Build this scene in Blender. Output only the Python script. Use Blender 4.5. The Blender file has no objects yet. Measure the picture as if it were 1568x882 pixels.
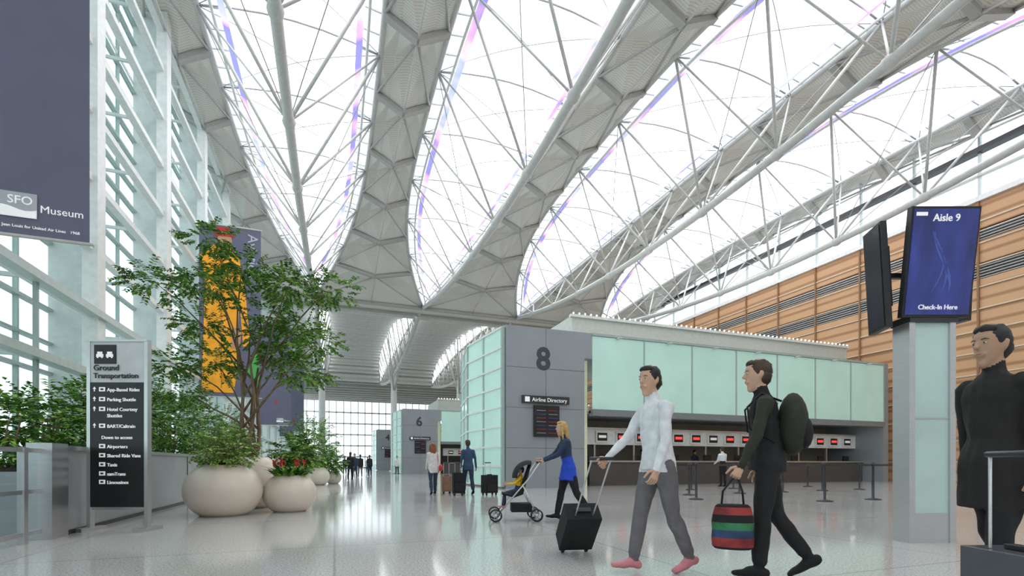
import bpy, bmesh, math, random
import numpy as np
from mathutils import Vector, Matrix, noise
random.seed(7)
V=Vector
TH=math.radians(20)
RT=V((math.cos(TH),-math.sin(TH),0)); FW=V((math.sin(TH),math.cos(TH),0))
scene=bpy.context.scene

# ---------------------------------------------------------------- materials
MATS={}
def pm(name,col,rough=.5,metal=0,var=.06,scale=6,bump=0,emit=0,ecol=None,stretch=None,spec=.5):
    if name in MATS: return MATS[name]
    m=bpy.data.materials.new(name); m.use_nodes=True; nt=m.node_tree; b=nt.nodes['Principled BSDF']
    b.inputs['Roughness'].default_value=rough; b.inputs['Metallic'].default_value=metal
    b.inputs['Specular IOR Level'].default_value=spec
    tc=nt.nodes.new('ShaderNodeTexCoord'); mp=nt.nodes.new('ShaderNodeMapping')
    if stretch: mp.inputs['Scale'].default_value=stretch
    nt.links.new(tc.outputs['Object'],mp.inputs[0])
    n=nt.nodes.new('ShaderNodeTexNoise'); n.inputs['Scale'].default_value=scale; n.inputs['Detail'].default_value=3
    nt.links.new(mp.outputs[0],n.inputs['Vector'])
    r=nt.nodes.new('ShaderNodeValToRGB')
    r.color_ramp.elements[0].position=.3; r.color_ramp.elements[1].position=.7
    r.color_ramp.elements[0].color=[max(0,c*(1-var)) for c in col]+[1]
    r.color_ramp.elements[1].color=[min(1,c*(1+var)) for c in col]+[1]
    nt.links.new(n.outputs[0],r.inputs[0]); nt.links.new(r.outputs[0],b.inputs['Base Color'])
    if bump:
        bp=nt.nodes.new('ShaderNodeBump'); bp.inputs['Strength'].default_value=bump; bp.inputs['Distance'].default_value=.02
        nt.links.new(n.outputs[0],bp.inputs['Height']); nt.links.new(bp.outputs[0],b.inputs['Normal'])
    if emit:
        b.inputs['Emission Color'].default_value=list(ecol or col)+[1]; b.inputs['Emission Strength'].default_value=emit
    MATS[name]=m; return m
def glassm(name,tint):
    m=bpy.data.materials.new(name); m.use_nodes=True; nt=m.node_tree; nt.nodes.clear()
    o=nt.nodes.new('ShaderNodeOutputMaterial'); mx=nt.nodes.new('ShaderNodeMixShader')
    t=nt.nodes.new('ShaderNodeBsdfTransparent'); t.inputs[0].default_value=tint+(1,)
    g=nt.nodes.new('ShaderNodeBsdfGlossy'); g.inputs['Roughness'].default_value=.05; g.inputs[0].default_value=(.8,.9,.9,1)
    mx.inputs[0].default_value=.08
    nt.links.new(t.outputs[0],mx.inputs[1]); nt.links.new(g.outputs[0],mx.inputs[2]); nt.links.new(mx.outputs[0],o.inputs[0]); return m
def floorm():
    m=bpy.data.materials.new('terrazzo_floor'); m.use_nodes=True; nt=m.node_tree; b=nt.nodes['Principled BSDF']
    tc=nt.nodes.new('ShaderNodeTexCoord')
    n=nt.nodes.new('ShaderNodeTexNoise'); n.inputs['Scale'].default_value=48; n.inputs['Detail'].default_value=5; n.inputs['Roughness'].default_value=.85
    n2=nt.nodes.new('ShaderNodeTexNoise'); n2.inputs['Scale'].default_value=.5
    r=nt.nodes.new('ShaderNodeValToRGB'); e=r.color_ramp.elements
    e[0].position=.38; e[0].color=(.27,.268,.26,1); e[1].position=.60; e[1].color=(.76,.75,.73,1)
    x=e.new(.47); x.color=(.56,.55,.535,1)
    br=nt.nodes.new('ShaderNodeTexBrick'); br.offset=0; br.inputs['Scale'].default_value=1
    br.inputs['Brick Width'].default_value=3; br.inputs['Row Height'].default_value=3; br.inputs['Mortar Size'].default_value=.012
    br.inputs['Color1'].default_value=(1,1,1,1); br.inputs['Color2'].default_value=(.93,.93,.92,1); br.inputs['Mortar'].default_value=(.68,.68,.68,1)
    mu=nt.nodes.new('ShaderNodeMixRGB'); mu.blend_type='MULTIPLY'; mu.inputs[0].default_value=1
    for q in (n,n2,br): nt.links.new(tc.outputs['Object'],q.inputs['Vector'])
    nt.links.new(n.outputs[0],r.inputs[0]); nt.links.new(r.outputs[0],mu.inputs[1]); nt.links.new(br.outputs[0],mu.inputs[2])
    nt.links.new(mu.outputs[0],b.inputs['Base Color'])
    rr=nt.nodes.new('ShaderNodeMapRange'); rr.inputs[3].default_value=.06; rr.inputs[4].default_value=.15
    nt.links.new(n2.outputs[0],rr.inputs[0]); nt.links.new(rr.outputs[0],b.inputs['Roughness'])
    b.inputs['Specular IOR Level'].default_value=1.0
    return m
def stripem(name,c1,c2,scale,axis='Y',rough=.6):
    m=bpy.data.materials.new(name); m.use_nodes=True; nt=m.node_tree; b=nt.nodes['Principled BSDF']
    tc=nt.nodes.new('ShaderNodeTexCoord'); w=nt.nodes.new('ShaderNodeTexWave'); w.bands_direction=axis; w.inputs['Scale'].default_value=scale
    r=nt.nodes.new('ShaderNodeValToRGB'); r.color_ramp.elements[0].color=list(c1)+[1]; r.color_ramp.elements[1].color=list(c2)+[1]
    r.color_ramp.elements[1].position=.35
    nt.links.new(tc.outputs['Object'],w.inputs['Vector']); nt.links.new(w.outputs[0],r.inputs[0]); nt.links.new(r.outputs[0],b.inputs['Base Color'])
    b.inputs['Roughness'].default_value=rough; return m
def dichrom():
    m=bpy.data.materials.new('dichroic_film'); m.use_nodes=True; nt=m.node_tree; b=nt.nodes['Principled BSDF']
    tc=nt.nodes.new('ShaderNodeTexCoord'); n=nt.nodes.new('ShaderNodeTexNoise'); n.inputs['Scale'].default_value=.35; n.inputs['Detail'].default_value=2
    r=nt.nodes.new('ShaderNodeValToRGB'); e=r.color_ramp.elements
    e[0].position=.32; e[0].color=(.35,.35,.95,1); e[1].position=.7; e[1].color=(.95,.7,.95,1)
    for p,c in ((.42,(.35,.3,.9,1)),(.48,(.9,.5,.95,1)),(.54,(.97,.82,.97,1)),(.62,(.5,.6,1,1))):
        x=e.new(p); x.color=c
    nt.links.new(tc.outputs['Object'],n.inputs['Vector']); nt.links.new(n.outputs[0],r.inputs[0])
    nt.links.new(r.outputs[0],b.inputs['Base Color']); nt.links.new(r.outputs[0],b.inputs['Emission Color']); b.inputs['Emission Strength'].default_value=.36  # film colours also emit, imitating daylight shining through the bands
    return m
M_glass=glassm('window_glass',(.58,.71,.70)); M_clear=glassm('skylight_glass',(.86,.94,.96)); M_floor=floorm(); M_dich=dichrom()
M_ceil=stripem('corrugated_ceiling',(.64,.62,.57),(.84,.82,.78),3.2)
M_wood=stripem('wood_cladding',(.38,.19,.085),(.62,.36,.19),.55,'Z',.45)
M_white=pm('white_paint',(.84,.85,.84),.4)
M_mull=pm('curtain_wall_paint',(.62,.67,.66),.4)
M_pipe=pm('truss_paint',(.62,.62,.60),.4)
M_cable=pm('cable',(.40,.40,.40),.4)
M_bracket=pm('bracket_paint',(.46,.455,.43),.5)
M_fabric=pm('glowing_fabric',(.8,.8,.8),.9,emit=1.4,ecol=(.98,1,1),var=.02)  # opaque fabric with emission standing in for daylight passing through it
M_steel=pm('brushed_steel',(.60,.61,.62),.3,.85,stretch=(1,1,40))
M_greypanel=pm('grey_panel',(.31,.34,.365),.35,.1,var=.04,scale=1)
M_barrier=pm('barrier_metal',(.44,.46,.48),.4,.3,var=.05,scale=2)
M_dark=pm('dark_metal',(.03,.03,.035),.35)
M_black=pm('black_panel',(.012,.012,.014),.35)
M_mint=pm('mint_glass',(.47,.71,.63),.15,emit=.10,ecol=(.55,.82,.74),var=.06,scale=.7)  # slight emission imitates light from behind the panes
M_mintdk=pm('mint_frame',(.40,.48,.46),.4)
M_signw=pm('sign_white',(.66,.67,.68),.5)
M_text=pm('text_white',(.9,.9,.9),.5,emit=.15)
M_textdk=pm('text_dark',(.03,.03,.035),.5)
M_ceramic=pm('cream_ceramic',(.76,.67,.57),.28,var=.03,scale=2)
M_soil=pm('soil',(.05,.035,.02),.95,var=.4,scale=30,bump=.6)
M_bark=pm('bark',(.22,.15,.09),.85,var=.35,scale=14,bump=.6,stretch=(1,1,.3))
G1=pm('leaf_green',(.12,.31,.03),.5,var=.3,scale=3); G2=pm('leaf_light',(.29,.50,.06),.5,var=.3,scale=3); G3=pm('leaf_dark',(.035,.12,.022),.5,var=.3,scale=3)
G4=pm('leaf_variegated',(.50,.62,.27),.5,var=.35,scale=12); M_red=pm('bract_red',(.6,.03,.03),.4)
M_banner=pm('banner_cloth',(.16,.16,.235),.8,var=.05,scale=1.5)
M_bannerl=pm('banner_cloth_light',(.50,.52,.56),.8)
M_orange=pm('banner_orange',(.88,.36,.025),.8,var=.15,scale=2,emit=.1)
M_blue=pm('screen_blue',(.015,.022,.13),.2,emit=.18,ecol=(.05,.07,.30),var=.8,scale=1.6,stretch=(3,3,.7))
M_scrdk=pm('screen_dark',(.02,.02,.03),.15)
M_led=pm('led_red',(.5,.02,.02),.4,emit=.8,ecol=(.9,.05,.04))
M_lamp=pm('lamp_glow',(1,.97,.9),.5,emit=6)
M_rubber=pm('rubber',(.02,.02,.02),.7)

# ---------------------------------------------------------------- mesh builder
class MB:
    def __init__(s): s.v=[];s.f=[];s.m=[];s.sm=[];s.mats=[]
    def mi(s,mat):
        if mat not in s.mats: s.mats.append(mat)
        return s.mats.index(mat)
    def add(s,vs,fs,mat,smooth=False):
        o=len(s.v); s.v+= [tuple(v) for v in vs]; k=s.mi(mat)
        for f in fs: s.f.append(tuple(i+o for i in f)); s.m.append(k); s.sm.append(smooth)
    def box(s,c,d,mat,rz=0,R=None):
        c=V(c); R=R or Matrix.Rotation(rz,3,'Z'); x,y,z=[q/2 for q in d]
        vs=[c+R@V((a*x,b*y,e*z)) for e in(-1,1) for b in(-1,1) for a in(-1,1)]
        s.add(vs,[(0,2,3,1),(4,5,7,6),(0,1,5,4),(2,6,7,3),(0,4,6,2),(1,3,7,5)],mat)
    def b2(s,x0,x1,y0,y1,z0,z1,mat): s.box(((x0+x1)/2,(y0+y1)/2,(z0+z1)/2),(x1-x0,y1-y0,z1-z0),mat)
    def beam(s,p,q,w,h,mat):
        p=V(p);q=V(q);t=q-p;L=t.length
        if L<1e-5:return
        t.normalize(); x=t.cross(V((0,0,1)))
        if x.length<1e-3:x=V((1,0,0))
        x.normalize(); z=x.cross(t); R=Matrix((x,t,z)).transposed(); s.box((p+q)/2,(w,L,h),mat,R=R)
    def loft(s,pts,rads,mat,n=10,lat=None,caps=True,smooth=True,round_=False):
        pts=[V(p) for p in pts]; rads=[(r,r) if not isinstance(r,(tuple,list)) else r for r in rads]
        if round_:
            t=(pts[0]-pts[1]).normalized(); r=min(rads[0])
            e0=[(pts[0]+t*r*.9,(rads[0][0]*.35,rads[0][1]*.35)),(pts[0]+t*r*.55,(rads[0][0]*.8,rads[0][1]*.8))]
            t=(pts[-1]-pts[-2]).normalized(); r=min(rads[-1])
            e1=[(pts[-1]+t*r*.55,(rads[-1][0]*.8,rads[-1][1]*.8)),(pts[-1]+t*r*.9,(rads[-1][0]*.35,rads[-1][1]*.35))]
            pts=[e[0] for e in e0]+pts+[e[0] for e in e1]; rads=[e[1] for e in e0]+rads+[e[1] for e in e1]
        vs=[];fs=[];N=len(pts);x=V(lat) if lat is not None else None
        for i,p in enumerate(pts):
            t=(pts[min(i+1,N-1)]-pts[max(i-1,0)])
            if t.length<1e-7:t=V((0,0,1))
            t.normalize()
            if x is None: x=t.cross(V((0,0,1)) if abs(t.z)<.9 else V((1,0,0)))
            xx=x-t*x.dot(t)
            if xx.length<1e-4: xx=t.orthogonal()
            xx.normalize(); x=xx if lat is None else V(lat); yy=t.cross(xx)
            for k in range(n):
                a=2*math.pi*k/n; vs.append(p+xx*math.cos(a)*rads[i][0]+yy*math.sin(a)*rads[i][1])
        for i in range(N-1):
            for k in range(n): fs.append((i*n+k,i*n+(k+1)%n,(i+1)*n+(k+1)%n,(i+1)*n+k))
        if caps: fs.append(tuple(range(n-1,-1,-1))); fs.append(tuple((N-1)*n+k for k in range(n)))
        s.add(vs,fs,mat,smooth)
    def cyl(s,p,q,r,mat,n=8,r2=None,smooth=True): s.loft([p,q],[r,r if r2 is None else r2],mat,n,smooth=smooth)
    def revolve(s,prof,c,mat,n=32,smooth=True,axis=None):
        c=V(c); vs=[];fs=[]; R=axis or Matrix.Identity(3)
        for r,z in prof:
            for k in range(n):
                a=2*math.pi*k/n; vs.append(c+R@V((r*math.cos(a),r*math.sin(a),z)))
        for i in range(len(prof)-1):
            for k in range(n): fs.append((i*n+k,i*n+(k+1)%n,(i+1)*n+(k+1)%n,(i+1)*n+k))
        s.add(vs,fs,mat,smooth)
    def ell(s,c,r,mat,n=14,R=None,nz=0):
        c=V(c);R=R or Matrix.Identity(3);vs=[];fs=[];m=n//2+1
        for i in range(m+1):
            ph=math.pi*i/m
            for k in range(n):
                a=2*math.pi*k/n; d=V((math.sin(ph)*math.cos(a),math.sin(ph)*math.sin(a),-math.cos(ph)))
                f=1+(nz*noise.noise(d*3.1+c*7) if nz else 0)
                vs.append(c+R@V((d.x*r[0]*f,d.y*r[1]*f,d.z*r[2]*f)))
        for i in range(m):
            for k in range(n): fs.append((i*n+k,i*n+(k+1)%n,(i+1)*n+(k+1)%n,(i+1)*n+k))
        s.add(vs,fs,mat,True)
    def text(s,t,size,loc,mat,rz=0,align='LEFT',M=None,off=.0):
        cu=bpy.data.curves.new('t','FONT'); cu.body=t; cu.size=size; cu.align_x=align; cu.offset=off*size; cu.extrude=.004; cu.resolution_u=3
        o=bpy.data.objects.new('t',cu); scene.collection.objects.link(o)
        me=bpy.data.meshes.new_from_object(o)
        T=M or (Matrix.Translation(loc)@Matrix.Rotation(rz,4,'Z')@Matrix.Rotation(math.pi/2,4,'X'))
        s.add([T@v.co for v in me.vertices],[tuple(p.vertices) for p in me.polygons],mat)
        bpy.data.objects.remove(o); bpy.data.curves.remove(cu); bpy.data.meshes.remove(me)
    def obj(s,name,loc=(0,0,0),rz=0,bevel=0):
        me=bpy.data.meshes.new(name); me.from_pydata(s.v,[],s.f)
        for m in s.mats: me.materials.append(m)
        me.polygons.foreach_set('material_index',s.m); me.polygons.foreach_set('use_smooth',s.sm); me.update()
        o=bpy.data.objects.new(name,me); scene.collection.objects.link(o); o.location=loc; o.rotation_euler=(0,0,rz)
        if bevel:
            b=o.modifiers.new('bevel','BEVEL'); b.width=bevel; b.segments=2; b.limit_method='ANGLE'; b.angle_limit=math.radians(50)
        return o

# ---------------------------------------------------------------- shell
XL,XR,YB,YE=-7.0,30.0,-20.0,112.0
b=MB(); b.b2(XL-.2,XR+.2,YB,YE,-.2,0,M_floor); b.obj('floor')
b=MB(); b.b2(-260,260,-200,320,-1.2,-.6,pm('apron_concrete',(.6,.6,.6),.9)); b.obj('ground_exterior')

TX=[-1.5,7.5,16.5,25.5]
SP=15.05
def prof(Y,y0,y1):
    t=abs(2*(Y-y0)/(y1-y0)-1); k=1-t**3
    return (3.3 if y0<45 else 1.15)*k, SP+2.9*k, SP-2.15*(1-t*t)
def truss(sx,y0,y1,N,detail=True):
    b=MB(); S=4*N; L=y1-y0; far=y0>45; sl=.72 if not far else .25
    for sd in(-1,1):
        b.loft([(sx+sd*prof(y0+L*i/S,y0,y1)[0],y0+L*i/S,prof(y0+L*i/S,y0,y1)[1]) for i in range(S+1)],[.12]*(S+1),M_pipe,8)
        if not far: b.loft([(sx+sd*max(0,prof(y0+L*i/S,y0,y1)[0]-.55),y0+L*i/S,prof(y0+L*i/S,y0,y1)[1]-.25) for i in range(S+1)],[.06]*(S+1),M_white,6)
    b.loft([(sx,y0+L*i/S,prof(y0+L*i/S,y0,y1)[2]) for i in range(S+1)],[.17]*(S+1),M_pipe,10)
    def T(j,sd): Y=y0+L*(j+.5)/N; w,z,_=prof(Y,y0,y1); return V((sx+sd*w,Y,z))
    def Bn(j): Y=y0+L*j/N; return V((sx,Y,prof(Y,y0,y1)[2]))
    for j in range(N):
        for sd in(-1,1):
            b.cyl(T(j,sd),Bn(j+1) if j<N/2 else Bn(j),.065,M_pipe,6)
            b.cyl(T(j,sd),Bn(j) if j<N/2 else Bn(j+1),.045,M_pipe,6)
            if detail and j%2==0: b.cyl(T(j,sd)-V((0,0,.02)),Bn(min(N,j+2)) if j<N/2 else Bn(max(0,j-1)),.02,M_cable,5)
        b.ell(Bn(j),(.23,.32,.23),M_pipe,10)
        a,c=T(j,-1),T(j,1)
        pts=[a+(c-a)*q/6+V((0,0,.42*(1-(q/3-1)**2)-.03)) for q in range(7)]
        b.loft(pts,[.04]*7,M_cable,5)
        if j<N-1 and not far:
            for sd in(-1,1):
                p,q=T(j,sd),T(j+1,-sd)
                b.loft([p+(q-p)*k/6+V((0,0,.42*(1-(k/3-1)**2)-.04)) for k in range(7)],[.022]*7,M_cable,4)
    nb=int(L/1.0)
    for i in range(1,nb):
        Y=y0+L*i/nb; w,z,_=prof(Y,y0,y1)
        if w>.9 and not far:
            for sd in(-1,1): b.beam((sx+sd*w,Y,z+.05),(sx+sd*(w-.75),Y,z+.15),.05,.06,M_pipe)
    b.obj('roof_truss')
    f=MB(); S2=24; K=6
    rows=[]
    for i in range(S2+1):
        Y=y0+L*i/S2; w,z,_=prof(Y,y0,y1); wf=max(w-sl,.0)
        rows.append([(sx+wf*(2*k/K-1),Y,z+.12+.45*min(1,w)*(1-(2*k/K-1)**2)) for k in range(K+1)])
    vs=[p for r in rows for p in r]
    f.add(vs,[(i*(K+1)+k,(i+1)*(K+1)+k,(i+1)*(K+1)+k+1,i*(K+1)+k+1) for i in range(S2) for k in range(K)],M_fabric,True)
    for sd in(-1,1):
        vs=[]
        for i in range(S2+1):
            Y=y0+L*i/S2; w,z,_=prof(Y,y0,y1); wf=max(w-sl,0)
            vs+=[(sx+sd*wf,Y,z+.06),(sx+sd*max(wf-.26,0),Y,z-.06),(sx+sd*w,Y,z+.12),(sx+sd*wf,Y,z+.12)]
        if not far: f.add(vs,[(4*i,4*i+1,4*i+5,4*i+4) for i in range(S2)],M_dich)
        f.add(vs,[(4*i+2,4*i+3,4*i+7,4*i+6) for i in range(S2)],M_clear)
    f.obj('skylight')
ceil=MB(); brk=MB()
def gap(xa,xb,y0,y1,N,fold=True):
    L=y1-y0; S=2*N; R=[]; far=y0>45
    for i in range(S+1):
        Y=y0+L*i/S; w,z,_=prof(Y,y0,y1)
        l=(xa+w) if xa is not None else XL; r=(xb-w) if xb is not None else XR+.3
        m=(l+r)/2
        d=(-.65 if i%2==0 else .35) if fold and not far else 0
        k=min(1,w/1.2)
        R.append([(l,Y,z),(l+(m-l)*.5,Y,z+d*.45*k),(m,Y,z+d*k),(m+(r-m)*.5,Y,z+d*.45*k),(r,Y,z)])
    vs=[p for r in R for p in r]
    fs=[]
    for i in range(S):
        for k in range(4):
            a=i*5+k
            q=(a,a+5,a+6,a+1)
            if (i+ (k>=2))%2: fs+=[(q[0],q[1],q[2]),(q[0],q[2],q[3])]
            else: fs+=[(q[0],q[1],q[3]),(q[1],q[2],q[3])]
    ceil.add(vs,fs,M_ceil)
    if fold:
        for i in range(0,S+1,2):
            r=R[i]
            for a,c in((0,2),(2,4)): brk.beam(V(r[a])-V((0,0,.12)),V(r[c])-V((0,0,.12)),.3,.2,M_bracket)
            if i<S and not far:
                for a in(0,4): brk.cyl(V(r[2])-V((0,0,.1)),V(R[i+2][a])-V((0,0,.1)),.06,M_bracket,5)
                brk.cyl(V(r[2])-V((0,0,.12)),V(R[i+2][2])-V((0,0,.12)),.05,M_pipe,5)
        if far:
            for i in range(1,S,1):
                r=R[i]
                for a,c in((0,2),(2,4)): brk.beam(V(r[a])-V((0,0,.5)),V(r[c])-V((0,0,.5)),.1,.3,M_white)
for (y0,y1,det,N) in((2,44,True,10),(46,88,True,14),(-20,0,False,5)):
    for sx in TX: truss(sx,y0,y1,N,det)
    gap(None,TX[0],y0,y1,N,det)
    for i in range(3): gap(TX[i],TX[i+1],y0,y1,N,det)
    gap(TX[3],None,y0,y1,N,det)
for a,c in((0,2),(44,46),(88,YE)):
    ceil.b2(XL,XR+.3,a,c,SP,SP+.3,M_ceil)
for Y in range(90,112,3): brk.b2(XL,XR,Y,Y+.5,SP-.5,SP,M_bracket)
ceil.obj('ceiling'); brk.obj('ceiling_bracket')
# columns
for Y in(67,1):
    for sx in TX:
        zt=12.9 if Y==67 else SP
        b=MB(); b.loft([(sx,Y,0),(sx,Y,.4),(sx,Y,zt-2.5),(sx,Y,zt)],[.48,.42,.40,.26],M_white,20)
        b.revolve([(.62,0),(.62,.12),(.48,.16)],(sx,Y,0),M_steel,20)
        for dy in(-1,1):
            for dx in(-1,1): b.cyl((sx,Y,zt-2.6),(sx+dx*1.1,Y+dy*3.5,zt+4.6 if Y==67 else zt),.12,M_pipe,8,.09)
        b.obj('column')

# left window wall
wl=MB(); XI=-6.0
cols=[-12.4+5.7*i for i in range(21)]
ht=lambda Y: (prof(Y,2,44)[1] if 2<=Y<=44 else prof(Y,46,88)[1] if 46<=Y<=88 else SP)
for Y in cols:
    z1=ht(Y)
    wl.b2(XI-.22,XI+.12,Y-.24,Y+.24,0,z1-.1,M_white)
    wl.b2(XL,XI-.22,Y-.05,Y+.05,0,z1-.1,M_mull)
zs=[.9,3.3,4.95,6.7,8.5,10.3,12.1,13.9,15.7,17.2]
for i in range(len(cols)-1):
    Ya,Yb=cols[i],cols[i+1]; zt=min(ht(Ya),ht(Yb))
    for z in zs:
        if z>zt: continue
        wl.b2(XI-.2,XI+.02,Ya,Yb,z-.09,z+.09,M_white)
        if z in(3.3,4.95): wl.b2(XI-.05,XI+.22,Ya,Yb,z-.12,z+.06,M_mull)
        wl.beam((XI-.2,(Ya+Yb)/2,z),(XL+.05,(Ya+Yb)/2,z),.07,.09,M_mull)
        wl.b2(XL-.06,XL+.1,Ya,Yb,z+.75,z+.81,M_mintdk)
        wl.b2(XL-.06,XL+.1,Ya,Yb,z-.04,z+.04,M_mintdk)
    for k in(1,2,3): wl.b2(XL-.05,XL+.05,Ya+(Yb-Ya)*k/4-.03,Ya+(Yb-Ya)*k/4+.03,0,zt,M_mintdk)
    wl.b2(XI-.02,XI+.05,(Ya+Yb)/2-.05,(Ya+Yb)/2+.05,.9,4.95,M_mintdk)
wl.b2(XL,XL+.15,YB,YE,0,.9,M_barrier)
wl.b2(XL-.02,XL+.02,YB,YE,SP-.05,SP+.05,M_white)
wl.obj('wall_left')
g=MB()
for i in range(len(cols)-1): g.add([(XL,cols[i],.9),(XL,cols[i+1],.9),(XL,cols[i+1],18),(XL,cols[i],18)],[(0,1,2,3)],M_glass)
g.obj('window_1')
# right wall
wr=MB()
def wband(z0,z1,mat,x=XR): wr.b2(x,x+.25,YB,YE,z0,z1,mat)
wband(0,10.1,M_wood); wband(10.9,12.0,M_wood); wband(12.6,14,M_wood)
wband(10.1,10.9,M_dark,XR+.3); wband(12.0,12.6,M_dark,XR+.3)
for z0,z1 in((10.1,10.9),(12.0,12.6)):
    n=int((z1-z0)/.14)
    for k in range(n): wr.b2(XR-.02,XR+.12,YB,YE,z0+.14*k+.04,z0+.14*k+.07,M_pipe)
for k in range(1,13): 
    wr.b2(XR-.06,XR+.0,YB,YE,k*1.08-.03,k*1.08+.03,pm('wood_trim',(.70,.58,.44),.5))
Y=YB
while Y<YE:
    wr.b2(XR-.1,XR+.0,Y-.04,Y+.04,0,14,pm('wood_joint',(.30,.16,.08),.5)); 
    wr.b2(XR,XR+.15,Y-.05,Y+.05,14,18,M_mull); Y+=2.9
wr.b2(XR-.15,XR+.25,YB,YE,13.95,14.2,M_white); wr.b2(XR-.1,XR+.15,YB,YE,15.2,15.28,M_pipe); wr.b2(XR-.2,XR+.2,YB,YE,16.35,16.6,M_dark)
wr.obj('wall_right')
g=MB(); g.add([(XR+.1,YB,14),(XR+.1,YE,14),(XR+.1,YE,18.5),(XR+.1,YB,18.5)],[(0,1,2,3)],M_clear); g.obj('window_2')
# ends
b=MB(); b.b2(XL,XR,YB-.3,YB,0,18.5,M_white); b.obj('wall_back')
b=MB(); 
for k in range(26): b.b2(XL+k*1.48-.08,XL+k*1.48+.08,YE-.2,YE+.1,0,SP,M_mull)
for z in(0.2,2.6,5,7.4,9.8,12.2,14.8): b.b2(XL,XR,YE-.2,YE+.1,z-.14,z+.14,M_mull)
b.add([(XL,YE,0),(XR,YE,0),(XR,YE,SP),(XL,YE,SP)],[(0,1,2,3)],M_clear); b.obj('wall_far')

# ---------------------------------------------------------------- barrier
b=MB(); bx=-3.4
b.b2(bx-.12,bx,8.2,40,.04,1.14,M_barrier); b.b2(bx-.2,bx+.04,8.1,40,1.14,1.2,M_steel)
for k in range(12): b.b2(bx,bx+.012,8.2+2.9*k-.012,8.2+2.9*k+.012,.04,1.14,M_dark)
b.b2(bx-.2,bx+.06,7.75,8.15,0,1.22,M_steel); b.b2(bx-.12,bx+.02,8.2,40,0,.06,M_dark)
for z in(.12,.62,1.12): b.b2(bx-.09,bx-.04,3.0,7.75,z-.025,z+.025,M_steel)
for Y in(3,4.5,6.0,7.4): b.b2(bx-.1,bx-.03,Y-.04,Y+.04,0,1.15,M_steel)
b.add([(bx-.065,3,.15),(bx-.065,7.7,.15),(bx-.065,7.7,1.1),(bx-.065,3,1.1)],[(0,1,2,3)],M_clear)
b.obj('barrier_wall')

# ---------------------------------------------------------------- plants
def leaf(b,p,d,up,L,W,mat):
    d=d.normalized(); s=d.cross(up)
    if s.length<1e-3: s=d.orthogonal()
    s.normalize(); n=s.cross(d)
    m=p+d*L*.45
    b.add([p,m+s*W+n*W*.3,p+d*L-n*L*.12,m-s*W+n*W*.3],[(0,1,2),(0,2,3)],mat)
def rnd(): 
    while 1:
        v=V((random.uniform(-1,1),random.uniform(-1,1),random.uniform(-1,1)))
        if .05<v.length<=1: return v
def twig(b,p,d,L,n,ls,mats):
    q=p.copy(); d=d.normalized(); dd=d.copy()
    for i in range(n):
        dd=(dd+V((0,0,-.06))).normalized(); q=q+dd*(L/n); s=dd.cross(V((0,0,1)))
        if s.length<.05: s=V((1,0,0))
        s.normalize()
        for sd in(-1,1): leaf(b,q,s*sd+dd*.5+V((0,0,random.uniform(-.4,.2))),V((0,0,1))+rnd()*.6,ls*random.uniform(.7,1.1),ls*.30,random.choice(mats))
    b.cyl(p,q,.004,M_bark,3,.002)
def foliage(b,c,r,n,L,k,ls,mats):
    c=V(c)
    for i in range(n):
        o=rnd(); p=c+V((o.x*r[0],o.y*r[1],o.z*r[2])); d=o.normalized()+rnd()*.7+V((0,0,.1))
        twig(b,p,d,L*random.uniform(.7,1.2),k,ls,mats)
def bowl(c,R,h):
    b=MB(); pr=[]
    for i in range(17):
        t=i/16; pr.append((R*math.sqrt(1-((t-.5)/.61)**2),h*t))
    pr=[(0,0)]+pr; rt=pr[-1][0]
    pr+=[(rt-.02,h+.012),(rt-.05,h-.005),(rt-.06,h-.1)]
    b.revolve(pr,(c[0],c[1],0),M_ceramic,44); b.revolve([(rt-.055,h-.07),(0,h-.05)],(c[0],c[1],0),M_soil,44)
    return b
# tree planter
tb=V((-1.75,12.1,0))
b=bowl(tb,.66,1.1)
base=tb+V((0,0,.98))
tips=[(-.82,5.84),(-1.87,4.83),(-1.35,5.2),(-.25,5.35),(.62,4.95),(1.55,5.05),(-1.05,4.0),(0,4.4),(.95,4.1),(1.65,3.5),(-1.5,3.1),(-.67,3.2),(.55,3.4),(1.35,2.9),(-1.85,2.6),(1.1,4.8),(.2,3.8),(-.55,4.7)]
forks=[]
for k in range(5):
    a=k*1.26; o=V((math.cos(a)*.09,math.sin(a)*.09,0)); pts=[base+o]
    for i in range(1,7):
        z=i*.36; pts.append(base+o*(1+i*.3)+V((math.sin(i*1.1+k)*.05,math.cos(i*.9+k*2)*.05,z)))
    b.loft(pts,[.05-.0045*i for i in range(7)],M_bark,7); forks.append(pts)
for i,(r,z) in enumerate(tips):
    dep=random.uniform(-.6,.6); tip=tb+RT*(r+.05)+FW*dep+V((0,0,z))
    f=forks[i%5]; st=f[min(6,max(2,int((z-1.6)/.55)))]
    mid=(st+tip)/2+V((0,0,.15))+rnd()*.12
    b.loft([st,(st+mid)/2+rnd()*.05,mid,(mid+tip)/2+V((0,0,.05)),tip],[.028,.022,.017,.012,.006],M_bark,6)
    foliage(b,tip,(.46,.4,.17),42,.3,6,.108,[G1,G1,G2,G3])
    foliage(b,mid*.3+tip*.7,(.25,.25,.12),10,.26,6,.095,[G1,G2,G3])
b.obj('potted_tree')
# big bowl with variegated plant
c=V((-1.95,10.45,0)); b=bowl(c,.66,.93)
for i in range(70):
    o=rnd(); b.cyl(c+V((o.x*.1,o.y*.1,.86)),c+V((o.x*.42,o.y*.42,1.12+abs(o.z)*.3)),.006,M_bark,3)
foliage(b,c+V((.02,0,1.24)),(.50,.50,.32),380,.16,4,.08,[G4,G4,G2,G1])
b.obj('potted_shrub')
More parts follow.
